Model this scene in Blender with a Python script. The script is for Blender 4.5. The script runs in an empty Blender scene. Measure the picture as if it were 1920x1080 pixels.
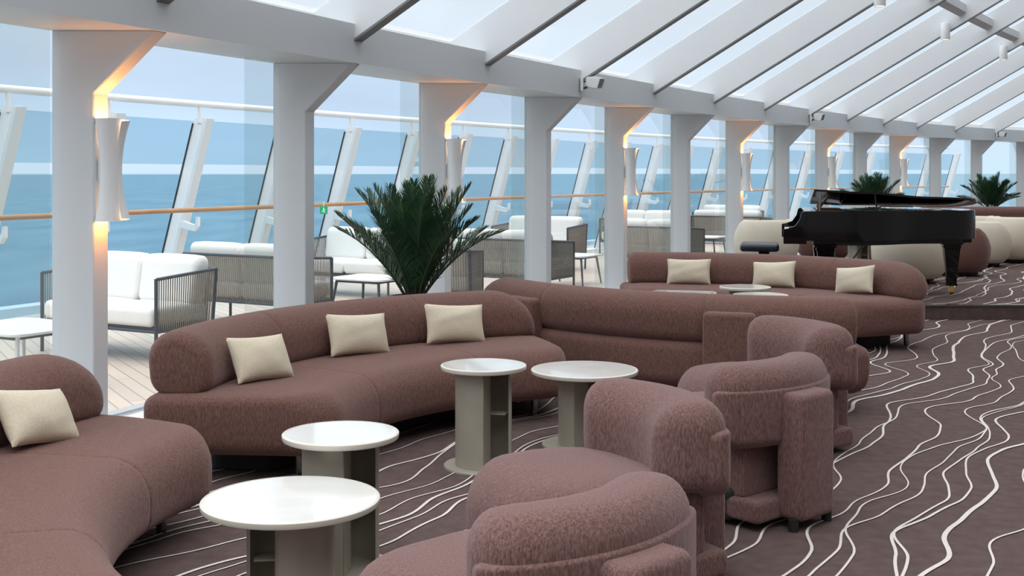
import bpy, math, random
from math import sin, cos, pi, radians, sqrt, atan2
from mathutils import Vector
random.seed(7)
SC = bpy.context.scene
COL = SC.collection
F = 2250.0            # focal length in pixels of the 1920 wide frame
CAMZ = 1.5
HOR = 325.0

# ------------------------------------------------------------------ materials
def mat(name, col, rough=0.6, metal=0.0, var=0.0, vscale=(8, 8, 8), bump=0.0, bscale=(60, 60, 60),
        sheen=0.0, coat=0.0, emit=None, estr=0.0, col2=None, spec=None, detail=4.0, sheen_col=None):
    m = bpy.data.materials.new(name); m.use_nodes = True
    nt = m.node_tree; b = nt.nodes['Principled BSDF']
    b.inputs['Base Color'].default_value = (*col, 1)
    b.inputs['Roughness'].default_value = rough
    b.inputs['Metallic'].default_value = metal
    if spec is not None: b.inputs['Specular IOR Level'].default_value = spec
    if sheen:
        b.inputs['Sheen Weight'].default_value = sheen
        b.inputs['Sheen Roughness'].default_value = 0.35
        if sheen_col: b.inputs['Sheen Tint'].default_value = (*sheen_col, 1)
    if coat:
        b.inputs['Coat Weight'].default_value = coat; b.inputs['Coat Roughness'].default_value = 0.04
    if emit:
        b.inputs['Emission Color'].default_value = (*emit, 1); b.inputs['Emission Strength'].default_value = estr
    tc = nt.nodes.new('ShaderNodeTexCoord')
    if var or col2:
        mp = nt.nodes.new('ShaderNodeMapping'); mp.inputs['Scale'].default_value = vscale
        nz = nt.nodes.new('ShaderNodeTexNoise'); nz.inputs['Scale'].default_value = 1.0; nz.inputs['Detail'].default_value = detail
        rp = nt.nodes.new('ShaderNodeValToRGB')
        rp.color_ramp.elements[0].position = 0.28; rp.color_ramp.elements[1].position = 0.72
        c2 = col2 if col2 else tuple(min(1, c * (1 + var)) for c in col)
        c1 = col if col2 else tuple(c * (1 - var) for c in col)
        rp.color_ramp.elements[0].color = (*c1, 1); rp.color_ramp.elements[1].color = (*c2, 1)
        nt.links.new(tc.outputs['Object'], mp.inputs['Vector']); nt.links.new(mp.outputs[0], nz.inputs['Vector'])
        nt.links.new(nz.outputs['Fac'], rp.inputs['Fac']); nt.links.new(rp.outputs['Color'], b.inputs['Base Color'])
    if bump:
        mp = nt.nodes.new('ShaderNodeMapping'); mp.inputs['Scale'].default_value = bscale
        nz = nt.nodes.new('ShaderNodeTexNoise'); nz.inputs['Scale'].default_value = 1.0; nz.inputs['Detail'].default_value = 3
        bp = nt.nodes.new('ShaderNodeBump'); bp.inputs['Strength'].default_value = bump; bp.inputs['Distance'].default_value = 0.01
        nt.links.new(tc.outputs['Object'], mp.inputs['Vector']); nt.links.new(mp.outputs[0], nz.inputs['Vector'])
        nt.links.new(nz.outputs['Fac'], bp.inputs['Height']); nt.links.new(bp.outputs[0], b.inputs['Normal'])
    return m

def glassmat(name, tint, haze, hazecol, gloss=0.06, rough=0.0, transl=False):
    m = bpy.data.materials.new(name); m.use_nodes = True
    nt = m.node_tree; nt.nodes.clear()
    out = nt.nodes.new('ShaderNodeOutputMaterial')
    tr = nt.nodes.new('ShaderNodeBsdfTransparent'); tr.inputs[0].default_value = (*tint, 1)
    gl = nt.nodes.new('ShaderNodeBsdfGlossy'); gl.inputs['Roughness'].default_value = rough
    df = nt.nodes.new('ShaderNodeBsdfTranslucent' if transl else 'ShaderNodeBsdfDiffuse'); df.inputs[0].default_value = (*hazecol, 1)
    m1 = nt.nodes.new('ShaderNodeMixShader'); m1.inputs[0].default_value = haze
    m2 = nt.nodes.new('ShaderNodeMixShader')
    fr = nt.nodes.new('ShaderNodeLayerWeight'); fr.inputs['Blend'].default_value = 0.12
    mu = nt.nodes.new('ShaderNodeMath'); mu.operation = 'MULTIPLY'; mu.inputs[1].default_value = gloss * 6
    nt.links.new(fr.outputs['Fresnel'], mu.inputs[0]); nt.links.new(mu.outputs[0], m2.inputs[0])
    nt.links.new(tr.outputs[0], m1.inputs[1]); nt.links.new(df.outputs[0], m1.inputs[2])
    nt.links.new(m1.outputs[0], m2.inputs[1]); nt.links.new(gl.outputs[0], m2.inputs[2])
    nt.links.new(m2.outputs[0], out.inputs[0])
    return m

M = {}
M['velvet'] = mat('brown_velvet', (0.100, 0.046, 0.038), 0.85, col2=(0.215, 0.118, 0.098), vscale=(170, 170, 42), bump=0.45, bscale=(240, 240, 60), sheen=0.35, sheen_col=(0.85, 0.66, 0.64), spec=0.2, detail=6)
M['velvet_mauve'] = mat('mauve_velvet', (0.102, 0.051, 0.046), 0.85, col2=(0.242, 0.142, 0.128), vscale=(170, 170, 42), bump=0.5, bscale=(240, 240, 60), sheen=0.4, sheen_col=(0.85, 0.68, 0.70), spec=0.2, detail=6)
M['plinth'] = mat('dark_plinth', (0.012, 0.011, 0.011), 0.7)
M['linen'] = mat('cream_linen', (0.64, 0.56, 0.43), 0.9, var=0.06, vscale=(90, 90, 90), bump=0.3, bscale=(220, 220, 220), sheen=0.2)
M['marble'] = mat('white_marble', (0.74, 0.72, 0.68), 0.14, col2=(0.82, 0.82, 0.80), vscale=(5, 7, 5), coat=0.5, detail=10)
M['rim'] = mat('table_rim', (0.66, 0.63, 0.56), 0.35)
M['taupe'] = mat('taupe_metal', (0.36, 0.33, 0.27), 0.38, metal=0.15, var=0.04)
M['paint'] = mat('white_paint', (0.71, 0.75, 0.78), 0.45, var=0.015, vscale=(2, 2, 2))
M['beampaint'] = mat('beam_paint', (0.60, 0.64, 0.67), 0.4, var=0.015, vscale=(2, 2, 2))
M['rafter'] = mat('rafter_paint', (0.80, 0.82, 0.84), 0.5, var=0.01, vscale=(2, 2, 2))
M['flange'] = mat('underside_shade', (0.20, 0.215, 0.22), 0.5, var=0.03)  # rafter underside shade put into the colour
M['white'] = mat('white_gloss', (0.82, 0.83, 0.84), 0.35, var=0.01)
M['teak'] = mat('teak_rail', (0.42, 0.22, 0.10), 0.45, var=0.15, vscale=(3, 3, 40))
M['char'] = mat('charcoal_metal', (0.055, 0.065, 0.08), 0.45)
M['rope'] = mat('grey_rope', (0.26, 0.235, 0.20), 0.85, var=0.12, vscale=(20, 20, 60))
M['outdoor'] = mat('outdoor_cushion', (0.80, 0.79, 0.76), 0.9, var=0.02, bump=0.1)
M['cream'] = mat('cream_leather', (0.66, 0.59, 0.48), 0.6, var=0.03, bump=0.05)
M['black'] = mat('piano_black', (0.002, 0.002, 0.003), 0.05, var=0.02, spec=0.45)
M['matblack'] = mat('matt_black', (0.012, 0.013, 0.016), 0.5, var=0.05)
M['bleather'] = mat('black_leather', (0.012, 0.018, 0.03), 0.32, bump=0.2, bscale=(80, 80, 80))
M['brass'] = mat('brass', (0.65, 0.42, 0.12), 0.25, metal=1.0, var=0.02)
M['ivory'] = mat('ivory_keys', (0.8, 0.78, 0.7), 0.3)
M['redwood'] = mat('red_wood', (0.16, 0.05, 0.02), 0.3, var=0.2, vscale=(3, 30, 30))
M['leaf'] = mat('palm_leaf', (0.010, 0.042, 0.020), 0.5, col2=(0.045, 0.130, 0.048), vscale=(6, 6, 6))
M['stem'] = mat('palm_stem', (0.05, 0.06, 0.03), 0.7, var=0.2)
M['pot'] = mat('planter_dark', (0.05, 0.048, 0.045), 0.6, var=0.1)
M['soil'] = mat('soil', (0.03, 0.02, 0.015), 0.95, var=0.3, bump=0.5)
M['darkgasket'] = mat('gasket', (0.02, 0.025, 0.03), 0.5)
M['green'] = mat('sign_green', (0.0, 0.22, 0.08), 0.4, emit=(0.0, 0.35, 0.12), estr=0.5)
M['lens'] = mat('lamp_lens', (0.10, 0.11, 0.10), 0.2)
M['warm'] = mat('warm_lens', (0.9, 0.7, 0.5), 0.4, emit=(1.0, 0.72, 0.45), estr=2.2)
M['sill'] = mat('pale_sill', (0.72, 0.75, 0.77), 0.35, var=0.02)
M['nosing'] = mat('polished_nosing', (0.25, 0.24, 0.24), 0.15, metal=0.9)
M['windowglass'] = glassmat('window_glass', (0.93, 0.96, 0.97), 0.03, (0.8, 0.85, 0.85), 0.03)
M['leafglass'] = glassmat('sliding_leaf_glass', (0.90, 0.94, 0.93), 0.13, (0.72, 0.78, 0.74), 0.05)
M['screenglass'] = glassmat('tinted_screen_glass', (0.57, 0.73, 0.81), 0.05, (0.4, 0.55, 0.65), 0.04)
M['roofglass'] = glassmat('roof_glass', (0.86, 0.87, 0.87), 0.35, (0.52, 0.54, 0.55), 0.02, transl=True)

def carpetmat():
    m = mat('carpet_brown', (0.098, 0.066, 0.062), 0.95, col2=(0.140, 0.098, 0.092), vscale=(14, 14, 14), bump=0.6, bscale=(260, 260, 260), spec=0.1, detail=8)
    return m
M['carpet'] = carpetmat()
M['line'] = mat('carpet_line', (0.70, 0.63, 0.58), 0.95, var=0.10, vscale=(150, 150, 150), bump=0.5, bscale=(260, 260, 260))

def deckmat():
    m = bpy.data.materials.new('teak_deck'); m.use_nodes = True
    nt = m.node_tree; b = nt.nodes['Principled BSDF']; b.inputs['Roughness'].default_value = 0.42
    tc = nt.nodes.new('ShaderNodeTexCoord'); mp = nt.nodes.new('ShaderNodeMapping'); mp.inputs['Rotation'].default_value = (0, 0, radians(60))
    br = nt.nodes.new('ShaderNodeTexBrick'); br.inputs['Scale'].default_value = 1.0
    br.inputs['Brick Width'].default_value = 1.8; br.inputs['Row Height'].default_value = 0.11; br.inputs['Mortar Size'].default_value = 0.005
    br.inputs['Color1'].default_value = (0.66, 0.53, 0.42, 1); br.inputs['Color2'].default_value = (0.56, 0.46, 0.38, 1); br.inputs['Mortar'].default_value = (0.30, 0.26, 0.23, 1)
    nt.links.new(tc.outputs['Object'], mp.inputs['Vector']); nt.links.new(mp.outputs[0], br.inputs['Vector']); nt.links.new(br.outputs['Color'], b.inputs['Base Color'])
    return m
M['deck'] = deckmat()

def seamat():
    m = bpy.data.materials.new('sea_water'); m.use_nodes = True
    nt = m.node_tree; b = nt.nodes['Principled BSDF']
    b.inputs['Roughness'].default_value = 0.35; b.inputs['Specular IOR Level'].default_value = 0.12
    tc = nt.nodes.new('ShaderNodeTexCoord')
    mp = nt.nodes.new('ShaderNodeMapping'); mp.inputs['Scale'].default_value = (0.04, 0.012, 1); mp.inputs['Rotation'].default_value = (0, 0, 0.3)
    nz = nt.nodes.new('ShaderNodeTexNoise'); nz.inputs['Scale'].default_value = 1; nz.inputs['Detail'].default_value = 9
    rp = nt.nodes.new('ShaderNodeValToRGB'); rp.color_ramp.elements[0].position = .35; rp.color_ramp.elements[1].position = .65
    rp.color_ramp.elements[0].color = (0.085, 0.185, 0.255, 1); rp.color_ramp.elements[1].color = (0.145, 0.275, 0.345, 1)
    nt.links.new(tc.outputs['Object'], mp.inputs[0]); nt.links.new(mp.outputs[0], nz.inputs['Vector']); nt.links.new(nz.outputs['Fac'], rp.inputs[0]); nt.links.new(rp.outputs[0], b.inputs['Base Color'])
    return m
M['sea'] = seamat()

# ------------------------------------------------------------------ mesh helpers
class MB:
    def __init__(s): s.v = []; s.f = []; s.m = []
    def add(s, vs, fs, mi=0):
        o = len(s.v); s.v += [tuple(p) for p in vs]
        for f in fs: s.f.append(tuple(i + o for i in f)); s.m.append(mi)
    def box(s, x0, x1, y0, y1, z0, z1, mi=0):
        vs = [(x0, y0, z0), (x1, y0, z0), (x1, y1, z0), (x0, y1, z0), (x0, y0, z1), (x1, y0, z1), (x1, y1, z1), (x0, y1, z1)]
        s.add(vs, [(3, 2, 1, 0), (4, 5, 6, 7), (0, 1, 5, 4), (1, 2, 6, 5), (2, 3, 7, 6), (3, 0, 4, 7)], mi)
    def prism(s, poly, vec, mi=0):
        n = len(poly); vec = Vector(vec); a = [Vector(p) for p in poly]; b = [p + vec for p in a]
        s.add(a + b, [tuple(range(n - 1, -1, -1)), tuple(range(n, 2 * n))] + [(i, (i + 1) % n, n + (i + 1) % n, n + i) for i in range(n)], mi)
    def cyl(s, p0, p1, r0, r1=None, n=12, mi=0, caps=True):
        r1 = r0 if r1 is None else r1
        p0 = Vector(p0); p1 = Vector(p1); d = (p1 - p0).normalized()
        a = Vector((0, 0, 1)) if abs(d.z) < .9 else Vector((1, 0, 0)); u = d.cross(a).normalized(); w = d.cross(u)
        vs = []
        for p, r in ((p0, r0), (p1, r1)):
            for k in range(n): t = 2 * pi * k / n; vs.append(p + u * (r * cos(t)) + w * (r * sin(t)))
        fs = [(k, (k + 1) % n, n + (k + 1) % n, n + k) for k in range(n)]
        if caps: fs += [tuple(range(n - 1, -1, -1)), tuple(range(n, 2 * n))]
        s.add(vs, fs, mi)
    def tube(s, pts, r, n=8, mi=0):
        pts = [Vector(p) for p in pts]; rings = []
        for i, p in enumerate(pts):
            d = (pts[min(i + 1, len(pts) - 1)] - pts[max(i - 1, 0)]).normalized()
            a = Vector((0, 0, 1)) if abs(d.z) < .95 else Vector((1, 0, 0)); u = d.cross(a).normalized(); w = d.cross(u)
            rr = r(i) if callable(r) else r
            rings.append([p + u * (rr * cos(2 * pi * k / n)) + w * (rr * sin(2 * pi * k / n)) for k in range(n)])
        vs = [q for g in rings for q in g]; fs = []
        for i in range(len(pts) - 1):
            for k in range(n): fs.append((i * n + k, i * n + (k + 1) % n, (i + 1) * n + (k + 1) % n, (i + 1) * n + k))
        fs += [tuple(range(n - 1, -1, -1)), tuple((len(pts) - 1) * n + k for k in range(n))]
        s.add(vs, fs, mi)
    def lathe(s, prof, c=(0, 0, 0), n=40, mi=0):
        vs = []; m = len(prof)
        for k in range(n):
            t = 2 * pi * k / n
            for r, z in prof: vs.append((c[0] + r * cos(t), c[1] + r * sin(t), c[2] + z))
        fs = []
        for k in range(n):
            for j in range(m - 1):
                a = k * m + j; b = ((k + 1) % n) * m + j; fs.append((a, b, b + 1, a + 1))
        s.add(vs, fs, mi)
    def build(s, name, mats, parent=None, smooth=True, angle=40, bevel=0):
        me = bpy.data.meshes.new(name); me.from_pydata(s.v, [], s.f)
        if not isinstance(mats, (list, tuple)): mats = [mats]
        for m in mats: me.materials.append(m)
        if len(mats) > 1: me.polygons.foreach_set('material_index', s.m)
        me.update()
        import bmesh
        bm = bmesh.new(); bm.from_mesh(me); bmesh.ops.remove_doubles(bm, verts=bm.verts, dist=1e-5)
        bmesh.ops.recalc_face_normals(bm, faces=bm.faces)
        if bevel:
            es = [e for e in bm.edges if len(e.link_faces) == 2 and e.calc_face_angle(0) > radians(35)]
            bmesh.ops.bevel(bm, geom=es, offset=bevel, segments=2, affect='EDGES', clamp_overlap=True)
        if smooth:
            for e in bm.edges:
                e.smooth = not (len(e.link_faces) == 2 and e.calc_face_angle(0) > radians(angle))
            for f in bm.faces: f.smooth = True
        bm.to_mesh(me); bm.free()
        o = bpy.data.objects.new(name, me); COL.objects.link(o)
        if parent: o.parent = parent
        return o

def tag(o, label=None, cat=None, group=None, kind=None):
    if label: o['label'] = label
    if cat: o['category'] = cat
    if group: o['group'] = group
    if kind: o['kind'] = kind
    return o
def thing(name, label, cat, loc=(0, 0, 0), rz=0, group=None):
    o = bpy.data.objects.new(name, None); COL.objects.link(o); o.empty_display_size = 0.1
    o.location = loc; o.rotation_euler = (0, 0, rz)
    return tag(o, label, cat, group)
def copy_tree(o, parent=None):
    c = o.copy(); COL.objects.link(c); c.parent = parent
    for ch in [x for x in bpy.data.objects if x.parent == o]: copy_tree(ch, c)
    return c
def dup(o, loc, rz, label, group=None):
    c = copy_tree(o); c.location = loc; c.rotation_euler = (0, 0, rz); c['label'] = label
    if group: c['group'] = group
    return c
ORD = ['first', 'second', 'third', 'fourth', 'fifth', 'sixth', 'seventh', 'eighth', 'ninth', 'tenth', 'eleventh', 'twelfth',
       'thirteenth', 'fourteenth', 'fifteenth', 'sixteenth', 'seventeenth', 'eighteenth', 'nineteenth', 'twentieth']

def rsweep(mb, fmap, L, r0, r1, z0, z1, rt, rb, Rc, Rz, seams=(), crown=0.0, step=0.07, groove=0.005, mi=0, rtf=None, lean=0.0, Rzb=None, Rc2=None, Rz2=None, Rco=None):
    """rounded-rectangle section swept over length L with rounded ends; fmap(s, r) -> (x, y)"""
    Rc2 = Rc if Rc2 is None else Rc2; Rz2 = Rz if Rz2 is None else Rz2
    Rm = min(max(Rc, Rz, Rc2, Rz2), L / 2); st = []
    N = 8
    for k in range(N + 1):
        st.append(Rm * (1 - cos(k * pi / 2 / N)))
        if k < 4: st += [.02 * k / 3, L - .02 * k / 3]
    nm = max(2, int((L - 2 * Rm) / step))
    for k in range(1, nm): st.append(Rm + (L - 2 * Rm) * k / nm)
    for k in range(N, -1, -1): st.append(L - Rm * (1 - cos(k * pi / 2 / N)))
    for q in seams: st += [q - .012, q - .004, q, q + .004, q + .012]
    st = sorted(set(round(x, 5) for x in st))
    def e(d, R): return 0 if d >= R or R <= 0 else R - sqrt(max(0, R * R - (R - d) ** 2))
    if Rzb is None: Rzb = Rz
    nc = 6; rings = []
    for q in st:
        d = min(q, L - q); A_ = q < L / 2; er = e(d, Rc if A_ else Rc2); ez = e(d, Rz if A_ else Rz2); ezb = e(d, Rzb)
        ero = e(d, Rco) if (Rco is not None and A_) else er
        g = max([groove * max(0, 1 - abs(q - w) / .008) for w in seams] or [0])
        er += g; ero += g
        hr = (r1 - r0) / 2; er = min(er, hr * .97); ero = min(ero, hr * .97)
        a0, a1 = r0 + er, r1 - ero; b0, b1 = z0 + ezb + g, z1 - ez - g
        if b1 - b0 < .01: c = (b0 + b1) / 2; b0, b1 = c - .005, c + .005
        mx = min((a1 - a0) / 2, (b1 - b0) / 2) * .98
        R1 = min(rt, mx); R2 = min(rb, mx); RF = min(rtf if rtf else rt, mx)
        ring = []
        for (cx, cz, t0, RR) in ((a0 + R2, b0 + R2, pi, R2), (a1 - R2, b0 + R2, 1.5 * pi, R2), (a1 - R1, b1 - R1, 0, R1), (a0 + RF, b1 - RF, .5 * pi, RF)):
            for k in range(nc + 1):
                t = t0 + (pi / 2) * k / nc; ring.append((cx + RR * cos(t), cz + RR * sin(t)))
            if t0 == 0:
                for k in (1, 2, 3):
                    x = (a1 - R1) + ((a0 + RF) - (a1 - R1)) * k / 4; ring.append((x, b1))
        pts = []
        for r, z in ring:
            if crown:
                ur = 1 - ((r - (a0 + a1) / 2) / max(1e-4, (a1 - a0) / 2)) ** 2; zz = (z - b0) / (b1 - b0)
                z = z + crown * max(0, ur) * zz * min(1, d / .15 + .0)
            if lean: r = r + lean * (z - z0)
            x, y = fmap(q, r); pts.append((x, y, z))
        rings.append(pts)
    n = len(rings[0]); vs = [p for g in rings for p in g]; fs = []
    for i in range(len(rings) - 1):
        for k in range(n): fs.append((i * n + k, i * n + (k + 1) % n, (i + 1) * n + (k + 1) % n, (i + 1) * n + k))
    fs += [tuple(range(n - 1, -1, -1)), tuple((len(rings) - 1) * n + k for k in range(n))]
    mb.add(vs, fs, mi)
def arcmap(Rm, cy, L, sgn=1):
    return lambda s, r: (r * sin((s - L / 2) / Rm), cy + r * cos((s - L / 2) / Rm))
def linmap(L): return lambda s, r: (s - L / 2, r)
def rbox(mb, x0, x1, y0, y1, z0, z1, R=.03, mi=0, crown=0):
    L = x1 - x0; c = (x0 + x1) / 2
    rsweep(mb, lambda s, r: (c + s - L / 2, r), L, y0, y1, z0, z1, R, R, R, R, mi=mi, crown=crown)

def px(x, Z): return (x - 960) / F * Z

# ------------------------------------------------------------------ the facade curve (plan): one node per column
colx = [97, 512, 785, 983, 1133, 1257, 1360, 1450, 1528, 1600, 1667, 1742, 1820, 1905]
CP = []
Zc = 6.88
for i, x in enumerate(colx):
    CP.append(Vector((px(x, Zc), Zc))); Zc += 2.03 - .02 * i
for i in range(1, 13):      # light smoothing in depth keeps the screen columns where they stand
    pass
CP = [CP[0] * 3 - CP[1] * 2, CP[0] * 2 - CP[1]] + CP          # two more behind the frame's left edge
CP.append(CP[-1] * 2 - CP[-2]); CP.append(CP[-1] * 2 - CP[-2])
def curve(t):
    """t = 0 at the first visible column"""
    t = max(-2.0, min(len(CP) - 3.001, t)); i = int(math.floor(t + 2)); u = t + 2 - i
    p = [CP[max(0, min(len(CP) - 1, k))] for k in (i - 1, i, i + 1, i + 2)]
    return 0.5 * ((2 * p[1]) + (-p[0] + p[2]) * u + (2 * p[0] - 5 * p[1] + 4 * p[2] - p[3]) * u * u + (-p[0] + 3 * p[1] - 3 * p[2] + p[3]) * u ** 3)
def tang(t):
    a = curve(t + .9); b = curve(t - .9)
    if t < -1: b = curve(t)
    return (a - b).normalized()
def offs(t, D):       # D metres outboard
    d = tang(t); return curve(t) + Vector((-d.y, d.x)) * D
TMAX = 14.9
TS = [-2 + k * .25 for k in range(int((TMAX + 2) / .25) + 1)]

# ------------------------------------------------------------------ floor, deck, sea
mb = MB()
edge = [curve(t) + Vector((.36, 0)) for t in TS]     # inner edge of the sill
poly = [(p.x, p.y, 0) for p in edge] + [(30, edge[-1].y, 0), (30, -6, 0), (-6, -6, 0), (-6, edge[0].y, 0)]
n = len(poly)
mb.add(poly, [tuple(range(n))], 0)
mb.add([(p[0], p[1], -.05) for p in poly], [tuple(range(n))], 0)

# wandering carpet lines: smooth random curves in plan
def vnoise(seed):
    rnd = random.Random(seed); tab = [rnd.uniform(-1, 1) for _ in range(256)]
    def f(x):
        i = math.floor(x); u = x - i; u = u * u * (3 - 2 * u)
        return tab[i % 256] * (1 - u) + tab[(i + 1) % 256] * u
    return f
HD = radians(31)
dU = Vector((cos(HD), -sin(HD))); dS = Vector((sin(HD), cos(HD)))
PLX0, PLY0 = 1.5, 12.3      # platform front-left
def facx(y):
    for k in range(len(edge) - 1):
        if edge[k].y <= y <= edge[k + 1].y:
            u = (y - edge[k].y) / (edge[k + 1].y - edge[k].y); return edge[k].x * (1 - u) + edge[k + 1].x * u
    return edge[0].x if y < edge[0].y else 99
def platx(y): return facx(y) + 1.2
def on_plat(x, y): return y > PLY0 + .03 and y < 30 and x > platx(y) + .02
gl1, gl2 = vnoise(901), vnoise(902)
def lines(mb, z, keep, k0=0, dens=1.0):
    rnd = random.Random(11 + k0); u = -9.5; k = 0; g3, g4 = vnoise(777), vnoise(778)
    while u < 16.5:
        u += rnd.choice([.06, .09, .12, .14, .16, .20]) / dens; k += 1
        nA, nB, nC = vnoise(100 + k), vnoise(300 + k), vnoise(500 + k)
        ph = rnd.uniform(0, 50); w0 = rnd.choice([.0045, .005, .0055, .006, .0075, .010])
        S = -2.5; prev = None; prevn = Vector((dU.x, dU.y)); zz = z + k * .00003
        while S < 44:
            uu = (u + .24 * gl1(S / 2.2 + u * .12) + .10 * nA(S / 1.3 + ph) + .075 * g3(S / .50 + u * .55)
                  + .045 * g4(S / .30 - u * .9) + .05 * nB(S / .55 + ph))
            p = dU * uu + dS * S
            w = w0 * (1 + .25 * nC(S / .9 + 3 + ph))
            if prev is not None:
                q, wq = prev; d = (p - q).normalized(); nn = Vector((-d.y, d.x))
                if keep(p.x, p.y) and keep(q.x, q.y):
                    mb.add([(q.x + prevn.x * wq, q.y + prevn.y * wq, zz), (q.x - prevn.x * wq, q.y - prevn.y * wq, zz), (p.x - nn.x * w, p.y - nn.y * w, zz), (p.x + nn.x * w, p.y + nn.y * w, zz)], [(0, 1, 2, 3)], 1)
                prevn = nn
            prev = (p, w); S += .04 if S < 14 else .08
def keepf(x, y):
    if y < 2.2 or y > 31 or x > .5 * y + .6 or x < -.5 * y - .6: return False
    return x > facx(y) + .02 and not on_plat(x, y) and not (y > PLY0 - .02 and x > platx(y) - .02)
lines(mb, .0025, keepf)
o = mb.build('floor', [M['carpet'], M['line']], smooth=False); tag(o, kind='structure')

# platform
mb = MB()
pe = [(platx(y), y) for y in [PLY0 + k * .6 for k in range(29)]]
pl = [(a, b, 0) for a, b in pe] + [(15.8, pe[-1][1] , 0), (14.6, PLY0, 0)]
mb.prism([(a, b, 0.001) for a, b, c in pl], (0, 0, .144))
yend = pe[-1][1]
lines(mb, .1475, lambda x, y: on_plat(x, y) and y > PLY0 + .09 and y < yend - .05 and x < .47 * y + .5, k0=5, dens=1.05)
rt = thing('stage_platform', 'low carpeted stage with patterned top and plain brown riser under the grand piano', 'stage', (0, 0, 0))
mb.build('platform', [M['carpet'], M['line']], rt, smooth=False)
mb = MB()
mb.box(platx(PLY0), 14.6, PLY0 - .015, PLY0 + .06, .138, .153)
mb.build('edge_nosing', M['nosing'], rt, bevel=.003)

# sill strip
mb = MB()
for k in range(len(TS) - 1):
    a0, a1 = offs(TS[k], .10), offs(TS[k + 1], .10); b0, b1 = edge[k], edge[k + 1]
    mb.add([(a0.x, a0.y, -.04), (b0.x, b0.y, -.04), (b1.x, b1.y, -.04), (a1.x, a1.y, -.04), (a0.x, a0.y, .012), (b0.x, b0.y, .012), (b1.x, b1.y, .012), (a1.x, a1.y, .012)],
           [(0, 1, 2, 3), (4, 5, 6, 7), (0, 1, 5, 4), (2, 3, 7, 6), (3, 0, 4, 7), (1, 2, 6, 5)])
o = mb.build('trim_1', M['sill'], smooth=False); tag(o, kind='structure')
# grey carpet edge bar
mb = MB()
mb.tube([(p.x + .03, p.y, .006) for p in edge], .012, 6)
o = mb.build('trim_2', M['nosing']); tag(o, kind='structure')

# deck
mb = MB()
ins = [offs(t, .08) for t in TS]; out = [offs(t, 4.35) for t in TS]
for k in range(len(TS) - 1):
    mb.add([(ins[k].x, ins[k].y, 0), (ins[k + 1].x, ins[k + 1].y, 0), (out[k + 1].x, out[k + 1].y, 0), (out[k].x, out[k].y, 0)], [(0, 1, 2, 3)])
o = mb.build('floor_deck', M['deck'], smooth=False); o.name = 'floor_2'; tag(o, 'pale teak planked outside deck', kind='structure')
# toe board along the outboard edge
mb = MB()
for k in range(len(TS) - 1):
    for (D0, D1, z0, z1) in ((3.78, 4.35, 0.0, .035), (4.12, 4.35, .03, .16)):
        a0, a1 = offs(TS[k], D0), offs(TS[k + 1], D0); b0, b1 = offs(TS[k], D1), offs(TS[k + 1], D1)
        mb.add([(a0.x, a0.y, z0), (b0.x, b0.y, z0), (b1.x, b1.y, z0), (a1.x, a1.y, z0), (a0.x, a0.y, z1), (b0.x, b0.y, z1), (b1.x, b1.y, z1), (a1.x, a1.y, z1)],
               [(4, 5, 6, 7), (3, 0, 4, 7), (1, 2, 6, 5)])
o = mb.build('trim_3', M['white'], smooth=False); tag(o, kind='structure')

# sea
mb = MB()
mb.add([(-60000, -60000, -22), (60000, -60000, -22), (60000, 60000, -22), (-60000, 60000, -22)], [(0, 1, 2, 3)])
o = mb.build('sea', M['sea'], smooth=False); tag(o, 'open blue sea stretching to the horizon', 'sea', kind='structure')

# ------------------------------------------------------------------ beam, columns, rafters, roof
BB, BT = 2.32, 2.61
mb = MB()
for k in range(len(TS) - 1):
    p, q = curve(TS[k]), curve(TS[k + 1])
    w0, w1 = -.02, .61
    mb.add([(p.x + w0, p.y, BB), (p.x + w1, p.y, BB), (q.x + w1, q.y, BB), (q.x + w0, q.y, BB), (p.x + w0, p.y, BT), (p.x + w1, p.y, BT), (q.x + w1, q.y, BT), (q.x + w0, q.y, BT)],
           [(0, 1, 2, 3), (4, 5, 6, 7), (3, 0, 4, 7), (1, 2, 6, 5)])
o = mb.build('eaves_beam', M['beampaint'], smooth=True, angle=25); tag(o, 'long curved grey-white eaves beam running over all the columns', 'beam')
# outer curb of the glass roof
mb = MB()
for k in range(len(TS) - 1):
    p, q = curve(TS[k]), curve(TS[k + 1])
    for (w0, w1, z0, z1) in ((-.02, .22, BT, BT + .10), (-.02, .08, BT + .10, BT + .17)):
        mb.add([(p.x + w0, p.y, z0), (p.x + w1, p.y, z0), (q.x + w1, q.y, z0), (q.x + w0, q.y, z0), (p.x + w0, p.y, z1), (p.x + w1, p.y, z1), (q.x + w1, q.y, z1), (q.x + w0, q.y, z1)],
               [(4, 5, 6, 7), (3, 0, 4, 7), (1, 2, 6, 5)])
o = mb.build('trim_4', M['white'], smooth=False); tag(o, kind='structure')

NC = 14
for i in range(-1, NC + 1):
    p = curve(i); t = tang(i)
    root = thing('column', '', 'column', (p.x, p.y, 0), 0, 'columns along the window wall')
    nm = ORD[i] if 0 <= i < 14 else None
    if i == -1: lb = 'white flared column just left of the picture edge'
    elif i == NC: lb = 'white flared column hidden past the right picture edge'
    elif i == 0: lb = 'wide white flared column nearest the camera, first from the left'
    else: lb = 'white flared column with %s, %s from the left' % ('warm lit edge' if i % 2 == 0 and i < 11 else 'plain grey edge', nm)
    root['label'] = lb
    mb = MB()
    prof = [(0, 0.012), (.24, 0.012), (.24, 1.96), (.585, BB), (0, BB)]
    mb.prism([(x, 0, z) for x, z in prof], (t.x * .12, t.y * .12, 0))
    mb.build('shaft', M['paint'], root, smooth=False, bevel=.004)
    mb = MB(); mb.box(-.012, .252, -.010, .12 * t.y + .01, .012, .035)
    mb.build('base_plate', M['sill'], root, smooth=False)

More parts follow.
